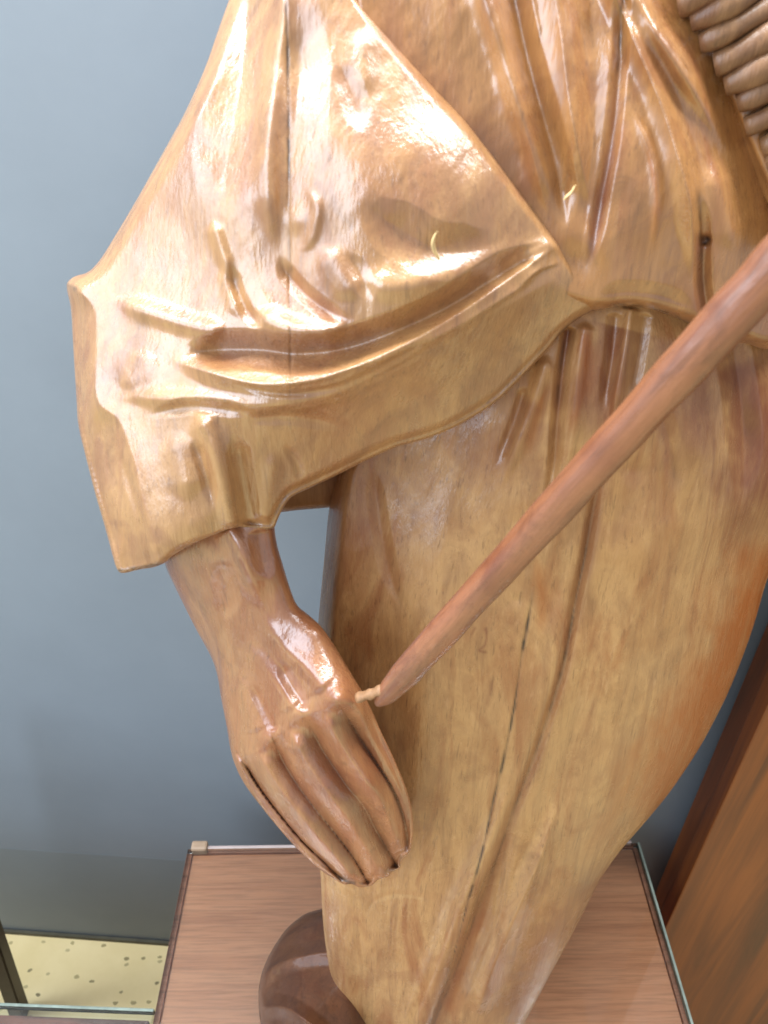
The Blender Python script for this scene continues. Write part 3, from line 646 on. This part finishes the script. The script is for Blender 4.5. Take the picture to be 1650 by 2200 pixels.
relief('hand', hand_out, hand_ctrl, hand_edge, hand_strokes, M_hand, statue, .045, hand_st, step=2.4, bumps=hand_bumps, noise=.5, amp=1.5, extra=hand_fingers)

# --- dark shoe
shoe = relief('shoe', [(760, 1945), (700, 1950), (655, 1962), (615, 1994), (584, 2040), (563, 2085), (554, 2130), (557, 2190), (575, 2260), (620, 2320), (720, 2350), (800, 2300), (820, 2100), (810, 1980)],
       [(700, 1975, .392), (590, 2050, .362), (560, 2130, .328), (640, 2100, .330), (650, 2190, .288), (770, 2050, .345), (780, 2200, .292), (560, 2250, .285), (650, 2290, .262)], [(600, 2100, 80, .05)],
       [('crease', [(560, 2095), (610, 2066), (690, 2048), (790, 2046)], 15, 12, (.0, .0)), ('crease', [(550, 2165), (610, 2165), (660, 2195), (720, 2250)], 15, 13, (.0, .0)), ('vee', [(643, 1965), (648, 2080), (652, 2220)], 5, -1.2, (.1, .1)),
        ('vee', [(600, 2080), (580, 2120), (570, 2160)], 12, -3, (.2, .2))], M_dark, statue, .006, noise=.6)

# ------------------------------------------------------------------ the stick held in the hand
SP = [(812, 1511, .2735), (838, 1483, .272), (900, 1415, .268), (1004, 1300, .262), (1150, 1140, .253), (1300, 974, .244), (1450, 809, .236), (1600, 644, .229), (1700, 534, .225), (1900, 314, .217), (2050, 150, .212)]
pts = np.array([at(a, b, c - .013) for a, b, c in SP]); pc = catmull(pts, 14)
stick_base = pts[1].copy()
sdir = Vector(pts[8] - pts[2]).normalized(); sq = sdir.to_track_quat('Z', 'Y'); sqi = sq.inverted()
stick = empty('stick', stick_base); stick.rotation_mode = 'QUATERNION'; stick.rotation_quaternion = sq; tag(stick, 'reddish round wooden stick slanting upward from the statue\'s hand across its robe', 'stick')
bm = bmesh.new(); rings = []; NS = 20
for i, c in enumerate(pc):
    s = i / (len(pc) - 1); tg = Vector(pc[min(i + 1, len(pc) - 1)] - pc[max(i - 1, 0)]).normalized()
    n1 = tg.cross(Vector((0, 0, 1))).normalized(); n2 = n1.cross(tg)
    r0 = .0077 - .0001 * s
    r0 *= (.28 + .72 * min(1, s / .16) ** .8) * (1 + .02 * math.sin(i * .23) + .012 * math.sin(i * .53 + 1))
    ring = []
    for j in range(NS):
        q = 2 * math.pi * j / NS
        fl_ = 1 - .045 * abs(math.cos(2.5 * q + .4 + .6 * math.sin(i * .05))) + .012 * math.sin(3 * q + i * .5)
        ring.append(bm.verts.new(sqi @ (Vector(c - stick_base) + (n1 * math.cos(q) + n2 * math.sin(q)) * r0 * fl_)))
    rings.append(ring)
for a_, b_ in zip(rings, rings[1:]):
    for j in range(NS): bm.faces.new((a_[j], a_[(j + 1) % NS], b_[(j + 1) % NS], b_[j]))
bm.faces.new(rings[0][::-1]); bm.faces.new(rings[-1]); bmesh.ops.recalc_face_normals(bm, faces=bm.faces)
me = bpy.data.meshes.new('shaft'); bm.to_mesh(me); bm.free(); link('shaft', me, M_stick, stick)
pa, pb_ = sqi @ Vector(at(768, 1500, .2630) - stick_base), sqi @ Vector(at(822, 1482, .2585) - stick_base)
bm = bmesh.new(); rings = []; tg = (pb_ - pa).normalized(); n1 = tg.orthogonal().normalized(); n2 = tg.cross(n1)
for i in range(9):
    c = pa.lerp(pb_, i / 8); rr = .0027 * (1 + .16 * math.sin(i * 1.9))
    rings.append([bm.verts.new(c + (n1 * math.cos(q) + n2 * math.sin(q) * .8) * rr * (1 + .08 * math.sin(3 * q + i))) for q in np.linspace(0, 2 * math.pi, 12, endpoint=False)])
for a_, b_ in zip(rings, rings[1:]):
    for j in range(12): bm.faces.new((a_[j], a_[(j + 1) % 12], b_[(j + 1) % 12], b_[j]))
bm.faces.new(rings[0][::-1]); bm.faces.new(rings[-1]); bmesh.ops.recalc_face_normals(bm, faces=bm.faces)
me = bpy.data.meshes.new('peg'); bm.to_mesh(me); bm.free()
link('peg', me, plain('pale_wood_peg', (.34, .18, .085), .5, .3, 200, .3), stick)
